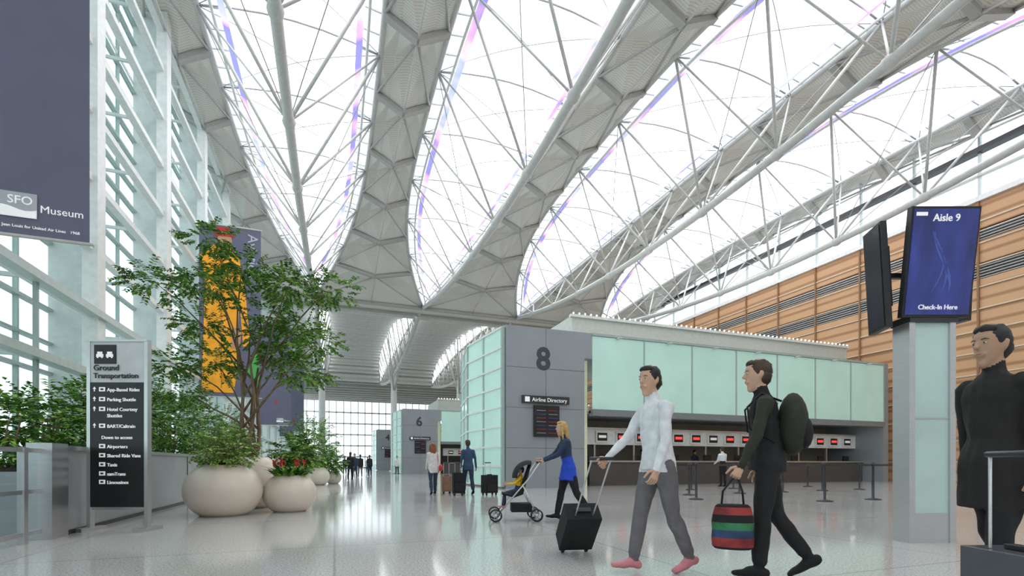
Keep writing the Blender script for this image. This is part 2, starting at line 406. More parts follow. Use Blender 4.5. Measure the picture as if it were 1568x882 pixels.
# bromeliads
c=V((-.85,10.85,0)); b=bowl(c,.51,.72)
for i in range(200):
    a=random.uniform(0,6.28); rr=random.uniform(0,.25); p=c+V((math.cos(a)*rr,math.sin(a)*rr,.66)); a2=a+random.uniform(-.8,.8); d=V((math.cos(a2),math.sin(a2),0)); L=random.uniform(.28,.5); up=random.uniform(.6,1.5)
    pts=[p+d*L*t*.8+V((0,0,L*up*(t-.6*t*t))) for t in(0,.25,.5,.75,1)]
    s=d.cross(V((0,0,1))); W=.025; vs=[]
    for j,q in enumerate(pts): w=W*(1,1.2,1,.7,.05)[j]; vs+=[q-s*w,q+s*w]
    b.add(vs,[(2*j,2*j+1,2*j+3,2*j+2) for j in range(4)],random.choice([G1,G2,G3,G1]))
for i in range(6):
    a=i*1.05; p=c+V((math.cos(a)*.2,math.sin(a)*.2,.72)); q=p+V((math.cos(a)*.07,math.sin(a)*.07,.27)); b.cyl(p,q,.01,G2,5)
    for k in range(10): leaf(b,q-V((0,0,.12-.012*k)),rnd()*.6+V((0,0,1.)),rnd(),.12,.02,M_red)
b.obj('potted_bromeliad')
for (x,y,R,h,fz,fr,fh) in((-1.0,14.6,.42,.85,1.25,.42,.35),(-.75,24.2,.55,.8,1.9,.8,1.0),(-.05,25.6,.38,.6,.95,.4,.4),(-1.5,27.5,.55,.8,2.2,.9,1.2),(-.9,31,.5,.8,1.7,.7,.8)):
    c=V((x,y,0)); b=bowl(c,R,h)
    for k in range(6): o=rnd(); b.cyl(c+V((o.x*.05,o.y*.05,h-.1)),c+V((o.x*fr*.6,o.y*fr*.6,fz+.2)),.02,M_bark,5,.008)
    foliage(b,c+V((0,0,fz)),(fr,fr,fh),150,.35,5,.14,[G1,G3,G2]); b.obj('potted_tree')
b=MB(); b.b2(-5.6,-3.9,8.4,38,0,.85,M_barrier); b.b2(-5.5,-4.0,8.5,37.9,.85,.9,M_soil)
for (x,y,z,r,h,n) in((-4.6,9.2,1.45,.6,.5,120),(-4.7,10.8,1.6,.65,.6,150),(-4.6,12.6,1.8,.75,.85,240),(-4.7,14.6,2.1,.8,1.0,280),(-4.6,16.8,2.0,.85,1.0,260),(-4.7,20,2.2,.85,1.2,260),(-4.6,24,2.2,.85,1.2,200),(-4.6,29,2.2,.85,1.2,150)):
    for k in range(10): o=rnd(); b.cyl(V((x,y,.88))+V((o.x*.15,o.y*.15,0)),V((x+o.x*r*.6,y+o.y*r*.6,z+h*.3)),.02,M_bark,5,.008)
    foliage(b,(x,y,z),(r,r,h),n,.32,6,.12,[G1,G1,G3,G2])
b.obj('planted_trough')

# ---------------------------------------------------------------- banners
def banner(Y,kind):
    b=MB(); x0,x1,z0,z1=-5.85,-3.3,4.1,12.1
    b.b2(x0,x1,Y-.01,Y+.01,z0,z1,M_banner); 
    b.cyl((x0-.0,Y,z1),(x1+.05,Y,z1),.04,M_pipe); b.cyl((x0-.0,Y,z0),(x1+.05,Y,z0),.025,M_pipe)
    y=Y-.02
    if kind==0:
        b.box((-4.13,y,4.52),(.50,.012,.34),M_bannerl)
        pts=[(-4.38+.50*k/8,y-.01,4.47+.03*math.sin(k/8*6.1)) for k in range(9)]
        for k in range(8):
            p,q=pts[k],pts[k+1]; b.add([(p[0],p[1],4.35),(q[0],q[1],4.35),q,p],[(0,1,2,3)],M_text)
        b.text('SFO',.16,(-4.20,y-.01,4.53),M_text); b.text('Museum',.145,(-3.85,y,4.45),M_text)
        b.text('Jean Louis for United Air Lines   1968',.056,(-4.26,y,4.21),M_text)
        b.ell((-4.42,y,6.0),(.1,.015,.16),M_red)
    else:
        M=Matrix.Translation((-3.85,y,11.85))@Matrix(((0,1,0,0),(0,0,-1,0),(-1,0,0,0),(0,0,0,1)))
        b.text('Aviation',.62,None,pm('text_lilac',(.6,.6,.7),.7),M=M)
        P=lambda pts,mat,dy=0: b.add([(x,y-dy,z) for x,z in pts],[tuple(range(len(pts)))],mat)
        P([(-5.75,4.3),(-5.6,9.6),(-5.8,10.6),(-5.2,11.2),(-4.7,11.2),(-4.2,10.6),(-3.95,9.0),(-3.75,6.6),(-4.05,6.5),(-4.2,8.6),(-4.35,4.9),(-4.45,4.3)],M_orange,.005)
        P([(-5.0,10.9),(-5.1,11.5),(-4.9,11.9),(-4.6,11.85),(-4.5,11.4),(-4.65,10.9)],pm('poster_skin',(.6,.32,.2),.7),.01)
        P([(-5.25,11.55),(-5.1,12.0),(-4.6,12.02),(-4.4,11.6)],M_red,.015)
        P([(-4.5,7.4),(-4.1,7.3),(-4.2,6.3),(-4.55,6.4)],pm('poster_skin',(.6,.32,.2),.7),.02)
        P([(-3.9,5.2),(-3.5,6.6),(-3.35,6.6),(-3.35,4.4)],pm('poster_green',(.1,.45,.12),.7),.015)
        for k in range(7): b.box((-4.93,y-.012,10.4-.85*k),(.09,.01,.09),M_red)
        b.box((-4.95,y-.008,7.6),(.03,.01,6.2),pm('poster_seam',(.55,.2,.02),.7))
    b.obj('hanging_banner')
banner(8.64,0); banner(26,1); banner(43.4,0); banner(61,0)

# ---------------------------------------------------------------- ground transportation sign
b=MB()
for x in(-.41,.41):
    b.b2(x-.025,x+.025,-.04,.04,.05,2.72,M_steel); b.b2(x-.06,x+.06,-.22,.22,0,.05,M_steel)
b.b2(-.41,.41,-.02,.02,.3,.34,M_steel); b.b2(-.385,.385,-.03,.03,2.12,2.7,M_signw); b.b2(-.385,.385,-.035,.035,.34,2.115,M_black)
b.b2(-.43,.43,-.045,.045,2.7,2.73,M_steel)
y=-.042
b.box((-.17,y+.006,2.52),(.31,.012,.27),M_black)
for cx in(-.24,-.10):
    b.box((cx,y-.004,2.5),(.1,.006,.04),M_text); b.box((cx,y-.004,2.535),(.07,.006,.04),M_text)
    for q in(-.03,.03): b.box((cx+q,y-.004,2.475),(.02,.006,.02),M_text)
b.text('Ground',.115,(-.335,y,2.29),M_textdk,off=.008); b.text('Transportation',.105,(-.335,y,2.18),M_textdk,off=.008)
rows=[('App-Based Rides',2.02,1),('Parking Shuttle',1.88,1),('Hotel Courtesy',1.74,1),('Shuttles',1.65,0),('BART/Caltrain',1.5,1),('Down to access',1.34,3),('Airporters',1.21,2),('Shared Ride Vans',1.08,2),('Taxis',.95,2),('samTrans',.82,2),('Limousines',.70,2)]
for t,z,k in rows:
    x=-.14 if k<3 else -.22
    b.text(t,.068,(x,y,z-.03),M_text,off=.006)
    if k==1: 
        b.box((-.32,y,z),(.012,.006,.06),M_text); b.add([(-.345,y,z+.005),(-.295,y,z+.005),(-.32,y,z+.04)],[(0,1,2)],M_text)
    if k in(1,2): b.box((-.21,y,z),(.085,.006,.06),M_text); b.box((-.21,y-.004,z),(.04,.006,.025),M_black)
b.obj('directional_sign',(-2.9,8.5,0),-TH)

# ---------------------------------------------------------------- kiosk with displays
b=MB()
b.b2(-.26,.27,-.115,.115,0,.36,M_steel); b.b2(-.27,-.20,-.13,.13,0,2.7,M_steel); b.b2(.22,.29,-.13,.13,0,2.7,M_steel)
b.b2(-.20,.22,-.10,.10,.36,2.7,pm('pale_glass',(.46,.60,.57),.12,emit=.04,var=.14,scale=1)); b.b2(-.28,.30,-.15,.15,2.66,2.74,M_dark)
b.b2(-.20,.22,-.11,.11,1.5,1.52,M_steel)
def screen(cx,cy,ang,w,h,mat,txt,cz=3.34):
    R=Matrix.Rotation(ang,3,'Z')@Matrix.Rotation(math.radians(7 if txt else 3),3,'X')
    c=V((cx,cy,cz)); b.box(c,(w+.05,.07,h+.06),M_black,R=R); b.box(c+R@V((0,-.038,0)),(w,.012,h),mat,R=R)
    b.box(c+R@V((0,.06,0)),(w*.6,.08,h*.6),M_dark,R=R)
    if txt:
        for t,z,sz in(('Aisle 9',h*.5-.14,.115),('Check-In Here',-h*.5+.06,.078)):
            M=Matrix.Translation(c+R@V((0,-.05,z)))@R.to_4x4()@Matrix.Rotation(math.pi/2,4,'X'); b.text(t,sz,None,M_text,align='CENTER',M=M,off=.006)
        b.box(c+R@V((-.29,-.048,h*.5-.06)),(.13,.006,.04),M_text,R=R)
        for k in range(3):
            pts=[c+R@V((-.1+.05*k+.12*math.sin(q*.5+k*.6),-.046,-.35+q*.1)) for q in range(8)]
            s=.012+.006*k; vs=[]
            for j,p in enumerate(pts): ww=s*math.sin(math.pi*(j+.3)/7.6); vs+=[p-R@V((ww,0,0)),p+R@V((ww,0,0))]
            b.add(vs,[(2*j,2*j+1,2*j+3,2*j+2) for j in range(7)],pm('screen_streak',(.06,.09,.32),.3,emit=.15))
screen(.02,-.2,0,.76,1.2,M_blue,True)
screen(-.455,.14,math.radians(-101),.36,1.24,M_scrdk,False,3.27); screen(.5,.16,math.radians(96),.42,1.22,M_scrdk,False)
b.cyl((0,0,2.7),(0,0,3.6),.07,M_dark,10); b.beam((-.45,.1,3.3),(.48,.1,3.3),.06,.06,M_dark)
b.obj('information_kiosk',(6.80,3.91,0),-TH)

# ---------------------------------------------------------------- check-in pods
def pod(Y,num,full):
    b=MB(); x0,x1,H=6.3,28,6.42
    px=9.75
    b.b2(x0,px,Y,Y+.5,0,H,M_greypanel); b.b2(px,px+.35,Y,Y+.5,5.35,H,M_greypanel); b.b2(px,px+.35,Y+.4,Y+.6,0,5.35,pm('lit_recess',(.6,.62,.42),.5,emit=.15))  # recess panel is tinted and glows in place of a lit room
    for z in(1.6,3.2,4.8): b.b2(x0,px,Y-.004,Y,z-.006,z+.006,M_dark)
    b.b2(x0+1.7,x0+1.712,Y-.004,Y,0,H,M_dark)
    b.text(num,1.25,(7.58,Y-.01,4.77),pm('number_grey',(.05,.06,.07),.5),off=.03)
    b.b2(6.95,9.0,Y-.12,Y-.02,3.38,3.68,M_dark); b.text('Airline Directory',.22,(7.35,Y-.13,3.45),M_text); b.box((7.15,Y-.13,3.53),(.2,.01,.2),M_text)
    b.b2(7.45,8.55,Y-.12,Y-.02,2.05,3.3,M_black)
    for i in range(2):
        for j in range(7): b.box((7.75+i*.52,Y-.13,2.2+j*.15),(.4,.01,.03),[pm('screen_text_dim',(.25,.25,.3),.4),pm('screen_red_dim',(.3,.03,.03),.4),M_blue][(i+j)%3])
    def gwall(p,q,z0,z1,nx,nz):
        p=V(p);q=V(q); t=q-p
        b.beam(p+V((0,0,(z0+z1)/2)),q+V((0,0,(z0+z1)/2)),.06,z1-z0,M_mint)
        for i in range(nx+1): c=p+t*i/nx; b.box(c+V((0,0,(z0+z1)/2)),(.12,.12,z1-z0),M_mintdk,rz=math.atan2(t.y,t.x))
        for k in range(nz+1): z=z0+(z1-z0)*k/nz; b.beam(p+V((0,0,z)),q+V((0,0,z)),.16,.07,M_white)
    gwall((6.2,Y+.1,0),(5.75,Y+3.6,0),.1,H-.1,2,8)
    gwall((5.75,Y+3.6,0),(6.3,Y+7,0),.1,H-.1,2,8)
    n=7; xs=px+.35; w=(x1-xs)/n
    for i in range(n):
        b.b2(xs+w*i+.02,xs+w*(i+1)-.02,Y-.02,Y+.02,3.25,6.3,M_mint)
        b.b2(xs+w*(i+1)-.03,xs+w*(i+1)+.03,Y-.05,Y+.1,3.1,H,M_mintdk)
        b.b2(xs+w*i+w*.45,xs+w*i+w*.5,Y-.3,Y,6.25,6.3,M_pipe)
    b.b2(xs,x1,Y-.08,Y+.3,H-.1,H,M_mintdk); b.b2(xs,x1,Y-.1,Y+.25,2.98,3.25,pm('fascia_grey',(.22,.24,.25),.4))
    b.b2(xs,x1,Y+.1,Y+6,3.1,3.2,M_greypanel)
    b.b2(xs,x1,Y+3.3,Y+3.5,0,3.1,pm('pod_backwall',(.30,.28,.24),.5)); b.b2(px,px+.4,Y+.5,Y+7,0,H,M_greypanel)
    b.b2(xs+.5,x1,Y+1.5,Y+1.75,1.85,2.55,M_white); b.b2(xs+.5,x1,Y+1.4,Y+2.0,2.55,2.62,M_steel)
    k=0; x=xs+1
    while x<x1-.8:
        b.b2(x,x+.62,Y+1.38,Y+1.52,1.95,2.45,M_white); b.b2(x+.06,x+.56,Y+1.365,Y+1.385,2.02,2.38,M_black); b.b2(x+.12,x+.5,Y+1.35,Y+1.37,2.15,2.27,M_led if k%3 else M_text)
        x+=1.05; k+=1
    for i in range(int(x1-xs)//2): b.b2(xs+1+i*2.1,xs+1.08+i*2.1,Y+1.6,Y+1.7,1.1,1.9,M_steel)
    b.b2(xs+.5,x1,Y+1.1,Y+1.75,0,1.05,pm('desk_front',(.10,.09,.085),.4)); b.b2(xs+.45,x1,Y+1.0,Y+1.85,1.05,1.12,M_steel)
    for i in range(9): b.box((xs+1.5+i*1.95,Y+1.5,1.27),(.45,.05,.3),M_black)
    b.b2(x1,x1+.4,Y,Y+7,0,H,M_greypanel)
    for i in range(8): b.cyl((xs+1.3+i*2.2,Y+.8,3.06),(xs+1.3+i*2.2,Y+.8,3.1),.1,M_lamp,12)
    b.b2(10.2,x1,Y+2,Y+8,H-.4,7.75,pm('parapet_white',(.66,.68,.63),.5)); b.b2(10.1,x1+.05,Y+1.9,Y+2.1,7.68,7.8,M_white)
    b.b2(x0+.2,10.2,Y+.5,Y+7,H-.3,H-.1,M_greypanel)
    for i in range(60): b.ell((10.25+i*.3,Y+1.95,7.86),(.035,.035,.035),M_lamp,6)
    b.obj('check_in_counter')
pod(18,'8',1); pod(48.6,'6',0); pod(79,'4',0)

# stanchions
pts=[(10.3,12.3),(11.8,9.0),(13.6,9.0),(15.4,9.2),(12.4,12.4),(14.4,12.5),(16.4,12.6),(10.4,14.6),(12.5,14.8),(14.6,14.9),(16.7,15),(18.6,12.8),(18.8,15.1),(9.2,10.7),(17.5,9.4)]
def stan(p):
    b=MB(); x,y=p; b.revolve([(0,0),(.19,0),(.19,.02),(.05,.05),(.032,.06),(.032,.9),(.04,.9),(.04,1.0),(0,1.0)],(x,y,0),M_dark,18); b.revolve([(.033,.0),(.033,.06)],(x,y,.93),M_steel,18); return b
rowsx=[[13,1,2,3,14],[0,4,5,6,11],[7,8,9,10,12]]
for r in rowsx:
    for i,k in enumerate(r):
        b=stan(pts[k])
        if i<len(r)-1:
            p,q=pts[k],pts[r[i+1]]; b.beam((p[0],p[1],.93),(q[0],q[1],.93),.006,.05,M_dark)
        b.obj('stanchion')

# ---------------------------------------------------------------- people
SK=pm('skin',(.60,.36,.25),.5,var=.06); SK2=pm('skin_tan',(.45,.26,.17),.5); M_eye=pm('eye_white',(.6,.57,.54),.3)
def segd(P,a,c):
    ab=c-a; t=np.clip(((P-a)@ab)/max(1e-9,ab@ab),0,1); return np.linalg.norm(P-(a+t[:,None]*ab),axis=1)
def person(name,loc,dirv,H,legs,arms,cl,vox=.012,lean=3,headyaw=0,coat=None,skirt=None,hair='short',zbase=None,extra=None,female=False,curl=(35,35)):
    k=H/1.75; L=[]; fingers=[]
    sh=.155 if female else .172
    hip=[V((-.09,0,.93)),V((.09,0,.93))]
    Rl=Matrix.Rotation(-math.radians(lean),3,'X'); piv=V((0,0,.95)); up=lambda p: piv+Rl@(V(p)-piv)
    tz=[(.90,.150,.108,0),(.98,.156,.112,0),(1.08,.138,.100,.005),(1.2,.146,.108,.008),(1.33,.164,.114,.005),(1.41,.150,.098,0),(1.455,.095,.072,0),(1.48,.062,.058,0)]
    if female: tz=[(z,rx*.93,ry*.95,y) for z,rx,ry,y in tz]
    L.append(([up((0,y,z)) for z,rx,ry,y in tz],[(rx,ry) for z,rx,ry,y in tz],V((1,0,0)),['hip','hip']+['top']*5,1))
    L.append(([up((0,0,1.45)),up((0,.018,1.56))],[.055,.052],V((1,0,0)),['skin'],1))
    hc=up((0,.025,1.645)); Rh=Matrix.Rotation(math.radians(headyaw),3,'Z')
    hp=lambda p: hc+Rh@V(p)
    hz=[(-.118,.026,.03,.052),(-.095,.044,.058,.032),(-.055,.061,.082,.012),(-.01,.071,.092,.002),(.04,.074,.096,-.004),(.085,.060,.078,-.008),(.112,.026,.034,-.01)]
    L.append(([hp((0,y,z)) for z,a,c,y in hz],[(a,c) for z,a,c,y in hz],Rh@V((1,0,0)),['skin']*6,1))
    L.append(([hp((0,.088,.016)),hp((0,.106,-.022))],[.008,.0135],V((1,0,0)),['skin'],1))
    L.append(([hp((-.028,.080,-.062)),hp((.028,.080,-.062))],[.011,.011],V((0,0,1)),['skin'],1))
    for s in(-1,1): L.append(([hp((s*.073,-.008,-.03)),hp((s*.079,-.014,.014))],[(.009,.014),(.009,.018)],V((1,0,0)),['skin'],1))
    feet=[]
    for i,(ph,kn,fp) in enumerate(legs):
        h=hip[i]; a=math.radians(ph); c=math.radians(ph-kn)
        kne=h+V((0,math.sin(a),-math.cos(a)))*.43; ank=kne+V((0,math.sin(c),-math.cos(c)))*.41
        m1=(h+kne)/2; m2=kne+(ank-kne)*.35
        L.append(([h,m1,kne,m2,ank+(kne-ank)*.12],[.094,.083,.064,.064,.056],V((1,0,0)),['leg']*4,1))
        L.append(([ank+(kne-ank)*.14,ank],[.042,.038],V((1,0,0)),['sock'],1))
        e=math.radians(fp); fd=V((0,math.cos(e),math.sin(e))); dn=V((0,math.sin(e),-math.cos(e)))
        hl=ank-fd*.045+dn*.045; bl=ank+fd*.11+dn*.058; te=ank+fd*.185+dn*.066
        L.append(([hl,ank+fd*.03+dn*.035,bl,te],[(.036,.04),(.042,.046),(.047,.03),(.034,.02)],V((1,0,0)),['shoe']*3,1))
        feet+=[hl.z-.04,bl.z-.03,te.z-.02]
    gz=-min(feet)
    hands=[]
    for i,(fw,ab,el) in enumerate(arms):
        s=-1 if i==0 else 1; S=up((s*sh,0,1.40)); a=math.radians(fw); bb=math.radians(ab)
        E=S+V((s*math.sin(bb),math.sin(a)*math.cos(bb),-math.cos(a)*math.cos(bb)))*.285
        a2=math.radians(fw+el); d2=V((s*math.sin(bb)*.4,math.sin(a2)*math.cos(bb),-math.cos(a2)*math.cos(bb))).normalized(); W=E+d2*.25
        L.append(([S+V((-s*.03,0,.01)),S,(S+E)/2,E],[.054,.058,.050,.043],V((0,1,0)),['sleeve']*3,1))
        L.append(([E,(E+W)/2-(W-E)*.15,W],[.043,.041,.030],V((0,1,0)),['fore','fore'],1))
        wv=V((0,math.cos(a2),math.sin(a2))); nv=V((-s,0,0)); nv=(nv-d2*nv.dot(d2)).normalized(); wv=d2.cross(nv)*(1 if d2.cross(nv).dot(wv)>0 else -1)
        L.append(([W-d2*.01,W+d2*.03,W+d2*.085],[(.026,.02),(.036,.017),(.040,.014)],wv,['skin']*2,1))
        c0=curl[i]
        for j,(o,ln) in enumerate(((.03,.072),(.010,.08),(-.010,.075),(-.029,.06))):
            p=W+d2*.078+wv*o; ang=math.radians(c0*.5); fp=[p]
            for q in range(3):
                fp.append(fp[-1]+(d2*math.cos(ang)+nv*math.sin(ang))*ln*(.42,.32,.26)[q]); ang+=math.radians(c0)
            fingers.append((fp,[.0095,.009,.008,.0065]))
        p=W+d2*.025+wv*.03; t1=(wv*.8+d2*.7+nv*.35).normalized(); t2=(d2+wv*.25+nv*.4).normalized()
        fingers.append(([p,p+t1*.035,p+t1*.035+t2*.03,p+t1*.035+t2*.055],[.012,.011,.010,.008])); hands.append((W+d2*.09+nv*.02))
    if coat:
        hz_,r=coat; L.append(([up((0,0,1.25)),up((0,0,1.08)),V((0,0,.95)),V((0,.005,hz_))],[(.155,.115),(.15,.115),(r*.95,r*.76),(r,r*.80)],V((1,0,0)),['top']*3,0))
    if skirt:
        hz_,r=skirt; L.append(([V((0,0,1.02)),V((0,0,.9)),V((0,.01,hz_))],[(.145,.11),(.17,.135),(r,r*.85)],V((1,0,0)),['skirt']*2,0))
    t=MB()
    for pts,rd,lat,lb,ro in L: t.loft(pts,rd,M_white,16,lat=lat,round_=bool(ro))
    o=t.obj('tmp'); r=o.modifiers.new('r','REMESH'); r.mode='VOXEL'; r.voxel_size=vox; r.use_smooth_shade=True
    sm=o.modifiers.new('s','SMOOTH'); sm.factor=.5; sm.iterations=4 if vox<.02 else 2
    bpy.context.view_layer.update(); dg=bpy.context.evaluated_depsgraph_get()
    me=bpy.data.meshes.new_from_object(o.evaluated_get(dg)); bpy.data.objects.remove(o)
    nv_=len(me.vertices); co=np.empty(nv_*3); me.vertices.foreach_get('co',co); co=co.reshape(-1,3)
    fs=[tuple(p.vertices) for p in me.polygons]; C=np.array([co[list(f)].mean(axis=0) for f in fs])
    best=np.full(len(fs),1e9); lab=np.zeros(len(fs),int); names=[]
    for pts,rd,lat,lb,ro in L:
        for q in range(len(pts)-1):
            r0=rd[q]; r1=rd[q+1]; rr=sum([sum(x)/2 if isinstance(x,tuple) else x for x in(r0,r1)])/2
            d=segd(C,np.array(pts[q]),np.array(pts[q+1]))-rr; n=lb[q]
            if not ro:
                d=np.where(C[:,2]<pts[-1].z-.012,9,d-.02)
            if n not in names: names.append(n)
            mk=d<best; best[mk]=d[mk]; lab[mk]=names.index(n)
    b=MB(); fold=np.array([noise.noise(V(c)*9)*.009+noise.noise(V((c[0]*20,c[1]*20,c[2]*6)))*.008 for c in co]) if vox<.02 else np.zeros(nv_)
    nr=np.empty(nv_*3); me.vertices.foreach_get('normal',nr); nr=nr.reshape(-1,3)
    vl=np.zeros(nv_); 
    for i,f in enumerate(fs):
        if names[lab[i]]!='skin': vl[list(f)]=1
    co2=co+nr*(fold*vl)[:,None]
    b.v=[tuple(c) for c in co2]
    fb={'hip':'leg','sleeve':'top','fore':'sleeve','sock':'leg','skirt':'leg'}
    for i,f in enumerate(fs):
        n=names[lab[i]]
        m=cl.get(n) or cl.get(fb.get(n,'top')) or cl['top']
        b.f.append(f); b.m.append(b.mi(m)); b.sm.append(True)
    bpy.data.meshes.remove(me)
    if vox<.02:
        for fp,rd in fingers: b.loft(fp,rd,cl['skin'],7,round_=True)
        for s in(-1,1):
            b.ell(hp((s*.030,.0815,.006)),(.012,.006,.0055),M_eye,10,Rh); b.ell(hp((s*.030,.0865,.006)),(.005,.0025,.005),M_black,8,Rh)
            b.loft([hp((s*.016,.0905,.026)),hp((s*.033,.0875,.030)),hp((s*.050,.076,.024))],[.002,.003,.0015],cl['hair'],6)
        b.loft([hp((-.022,.085,-.058)),hp((0,.092,-.056)),hp((.022,.085,-.058))],[.002,.0045,.002],pm('lips',(.5,.22,.18),.5),8)
    hm=cl['hair']
    b.ell(hp((0,-.018,.035)),(.083,.098,.090),hm,22,Rh,nz=.12)
    b.ell(hp((0,-.045,-.01)),(.078,.066,.085),hm,18,Rh,nz=.14)
    b.ell(hp((0,.035,.088)),(.060,.05,.032),hm,14,Rh,nz=.25)
    if hair=='long':
        b.loft([hp((0,-.04,.03)),hp((0,-.07,-.06)),hp((.005,-.085,-.15)),hp((.01,-.08,-.24)),hp((.0,-.07,-.29))],[(.08,.06),(.09,.055),(.095,.045),(.08,.04),(.04,.02)],hm,16,lat=Rh@V((1,0,0)),round_=True)
        for s in(-1,1): b.loft([hp((s*.07,.01,.04)),hp((s*.084,.02,-.05)),hp((s*.08,.01,-.14)),hp((s*.07,-.01,-.22))],[(.02,.04),(.022,.04),(.02,.035),(.01,.02)],hm,10,round_=True)
    if extra: extra(b,up,hands)
    z0=gz*k if zbase is None else zbase
    b.v=[(v[0]*k,v[1]*k,v[2]*k) for v in b.v]
    rz=math.atan2(dirv[1],dirv[0])-math.pi/2
    b.obj(name,(loc[0],loc[1],z0),rz)
    Rz=Matrix.Rotation(rz,3,'Z'); return [V((loc[0],loc[1],z0))+Rz@(h*k) for h in hands]
C=lambda n,c,**k: pm('cloth_'+n,c,.85,var=.12,scale=14,bump=.2,**k)
white=C('white',(.74,.75,.78)); gry=C('grey',(.15,.14,.15)); navy=C('navy',(.022,.038,.085)); blk=C('black',(.011,.011,.013)); blu=C('blue',(.02,.07,.55)); jean=C('denim',(.03,.05,.09))
cream=C('cream',(.72,.70,.68)); yel=C('yellow',(.85,.5,.03)); olive=C('olive',(.028,.03,.02)); tan=C('tan',(.32,.18,.12)); dkblu=C('dark_blue',(.03,.07,.13)); brn=C('brown',(.016,.013,.013))
hblk=pm('hair_black',(.012,.01,.01),.6,var=.3,scale=30); hbl=pm('hair_blonde',(.55,.35,.13),.6,var=.3,scale=30); hbr=pm('hair_brown',(.05,.026,.016),.6,var=.3,scale=30)
pink=pm('shoe_pink',(.62,.22,.24),.6); 
LEFT=-RT
def dirc(l,t): return LEFT*l-FW*t   # l : image-left, t : toward camera

def suitcase(loc,dirv,mat,w=.42,d=.26,h=.62,hand=None,name='rolling_suitcase'):
    b=MB(); b.box((0,0,.07+h/2),(w,d,h),mat); 
    for x in(-.12,0,.12): b.box((x,-d/2-.004,.07+h/2),(.03,.012,h*.86),mat)
    b.box((0,-d/2-.02,.07+h*.3),(w*.8,.04,h*.4),mat); b.box((0,0,.07+h+.015),(.16,.05,.025),M_dark)
    for x in(-w/2+.05,w/2-.05):
        for y in(-d/2+.04,d/2-.04):
            b.cyl((x-.015,y,.035),(x+.015,y,.035),.035,M_rubber,12); b.box((x,y,.06),(.05,.05,.04),M_dark)
    top=1.0
    if hand is not None: top=math.sqrt((hand-V((loc[0],loc[1],0))).length**2-(d/2-.05)**2)
    for x in(-.09,.09): b.cyl((x,d/2-.05,.07+h),(x,d/2-.05,top),.009,M_steel,6)
    b.cyl((-.11,d/2-.05,top),(.11,d/2-.05,top),.016,M_dark,8)
    if hand is not None: dirv=hand-V((loc[0],loc[1],0))
    rz=math.atan2(dirv[1],dirv[0])-math.pi/2
    o=b.obj(name,(loc[0],loc[1],0),rz,bevel=.012)
    if hand is not None:
        g=V((0,d/2-.05,top)); hv=hand-V((loc[0],loc[1],0)); lh=Matrix.Rotation(rz,3,'Z').inverted()@hv
        ang=math.atan2(lh.y,lh.z)-math.atan2(g.y,g.z)
        o.rotation_euler=(-ang,0,rz); o.location.z=abs(math.sin(ang))*d/2*.8
    return o

# man in white pushing suitcase
h=person('walking_man',(2.68,3.60),dirc(.93,.30),1.80,[(-11,14,-16),(15,5,8)],[(8,9,14),(30,8,16)],dict(top=white,leg=gry,shoe=pink,skin=SK,hair=hblk),vox=.009,lean=5,headyaw=15,coat=(.87,.172),curl=(35,70))
suitcase((2.44,4.78),LEFT,blk,w=.36,d=.22,h=.5,hand=h[1])
def bp(b,up,hands):
    c=up((0,-.2,1.22)); b.ell(c,(.16,.11,.25),olive,18); b.ell(c+V((0,-.08,-.07)),(.12,.06,.13),blk,14)
    for s in(-1,1): b.loft([up((s*.1,-.12,1.40)),up((s*.115,.02,1.475)),up((s*.12,.125,1.38)),up((s*.125,.12,1.2)),up((s*.14,-.05,1.08))],[(.022,.008)]*5,blk,8)
def bagx(b,up,hands):
    bp(b,up,hands); h=hands[0]; c=h+V((0,.02,-.40)); rd=pm('bag_red',(.32,.03,.03),.6,var=.5); gn=pm('bag_green',(.03,.17,.07),.6,var=.5); bl=pm('bag_blue',(.02,.05,.13),.6,var=.5)
    seg=[(-.17,.13),(-.15,.15),(-.08,.155),(-.02,.15),(.04,.155),(.10,.145),(.16,.13),(.18,.11)]; cols=[blk,rd,bl,gn,blk,rd,blk]
    for i in range(7): b.loft([c+V((0,0,seg[i][0])),c+V((0,0,seg[i+1][0]))],[(seg[i][1],seg[i][1]*.55),(seg[i+1][1],seg[i+1][1]*.55)],cols[i],18,lat=(0,1,0),caps=i in(0,6))
    for s in(-1,1): b.loft([c+V((0,s*.08,.17)),c+V((0,s*.07,.28)),h+V((0,s*.02,-.02))],[.008]*3,blk,6)
person('walking_man',(3.42,3.12),dirc(.9,-.35),1.82,[(6,3,3),(-9,26,-30)],[(14,10,12),(-10,10,22)],dict(top=blk,leg=blk,shoe=blk,skin=SK,hair=hbr,sleeve=olive),vox=.009,lean=4,headyaw=10,extra=bagx,coat=(.86,.175),curl=(80,35))
h=person('walking_man',(3.92,1.84),dirc(.95,.15),1.82,[(14,4,8),(-12,20,-22)],[(-4,8,10),(-14,8,12)],dict(top=brn,leg=blk,shoe=blk,skin=SK2,hair=hblk),vox=.009,lean=2,coat=(.66,.20))
suitcase((3.12,1.36),LEFT,pm('case_grey',(.09,.095,.11),.25),w=.40,d=.26,h=.46)
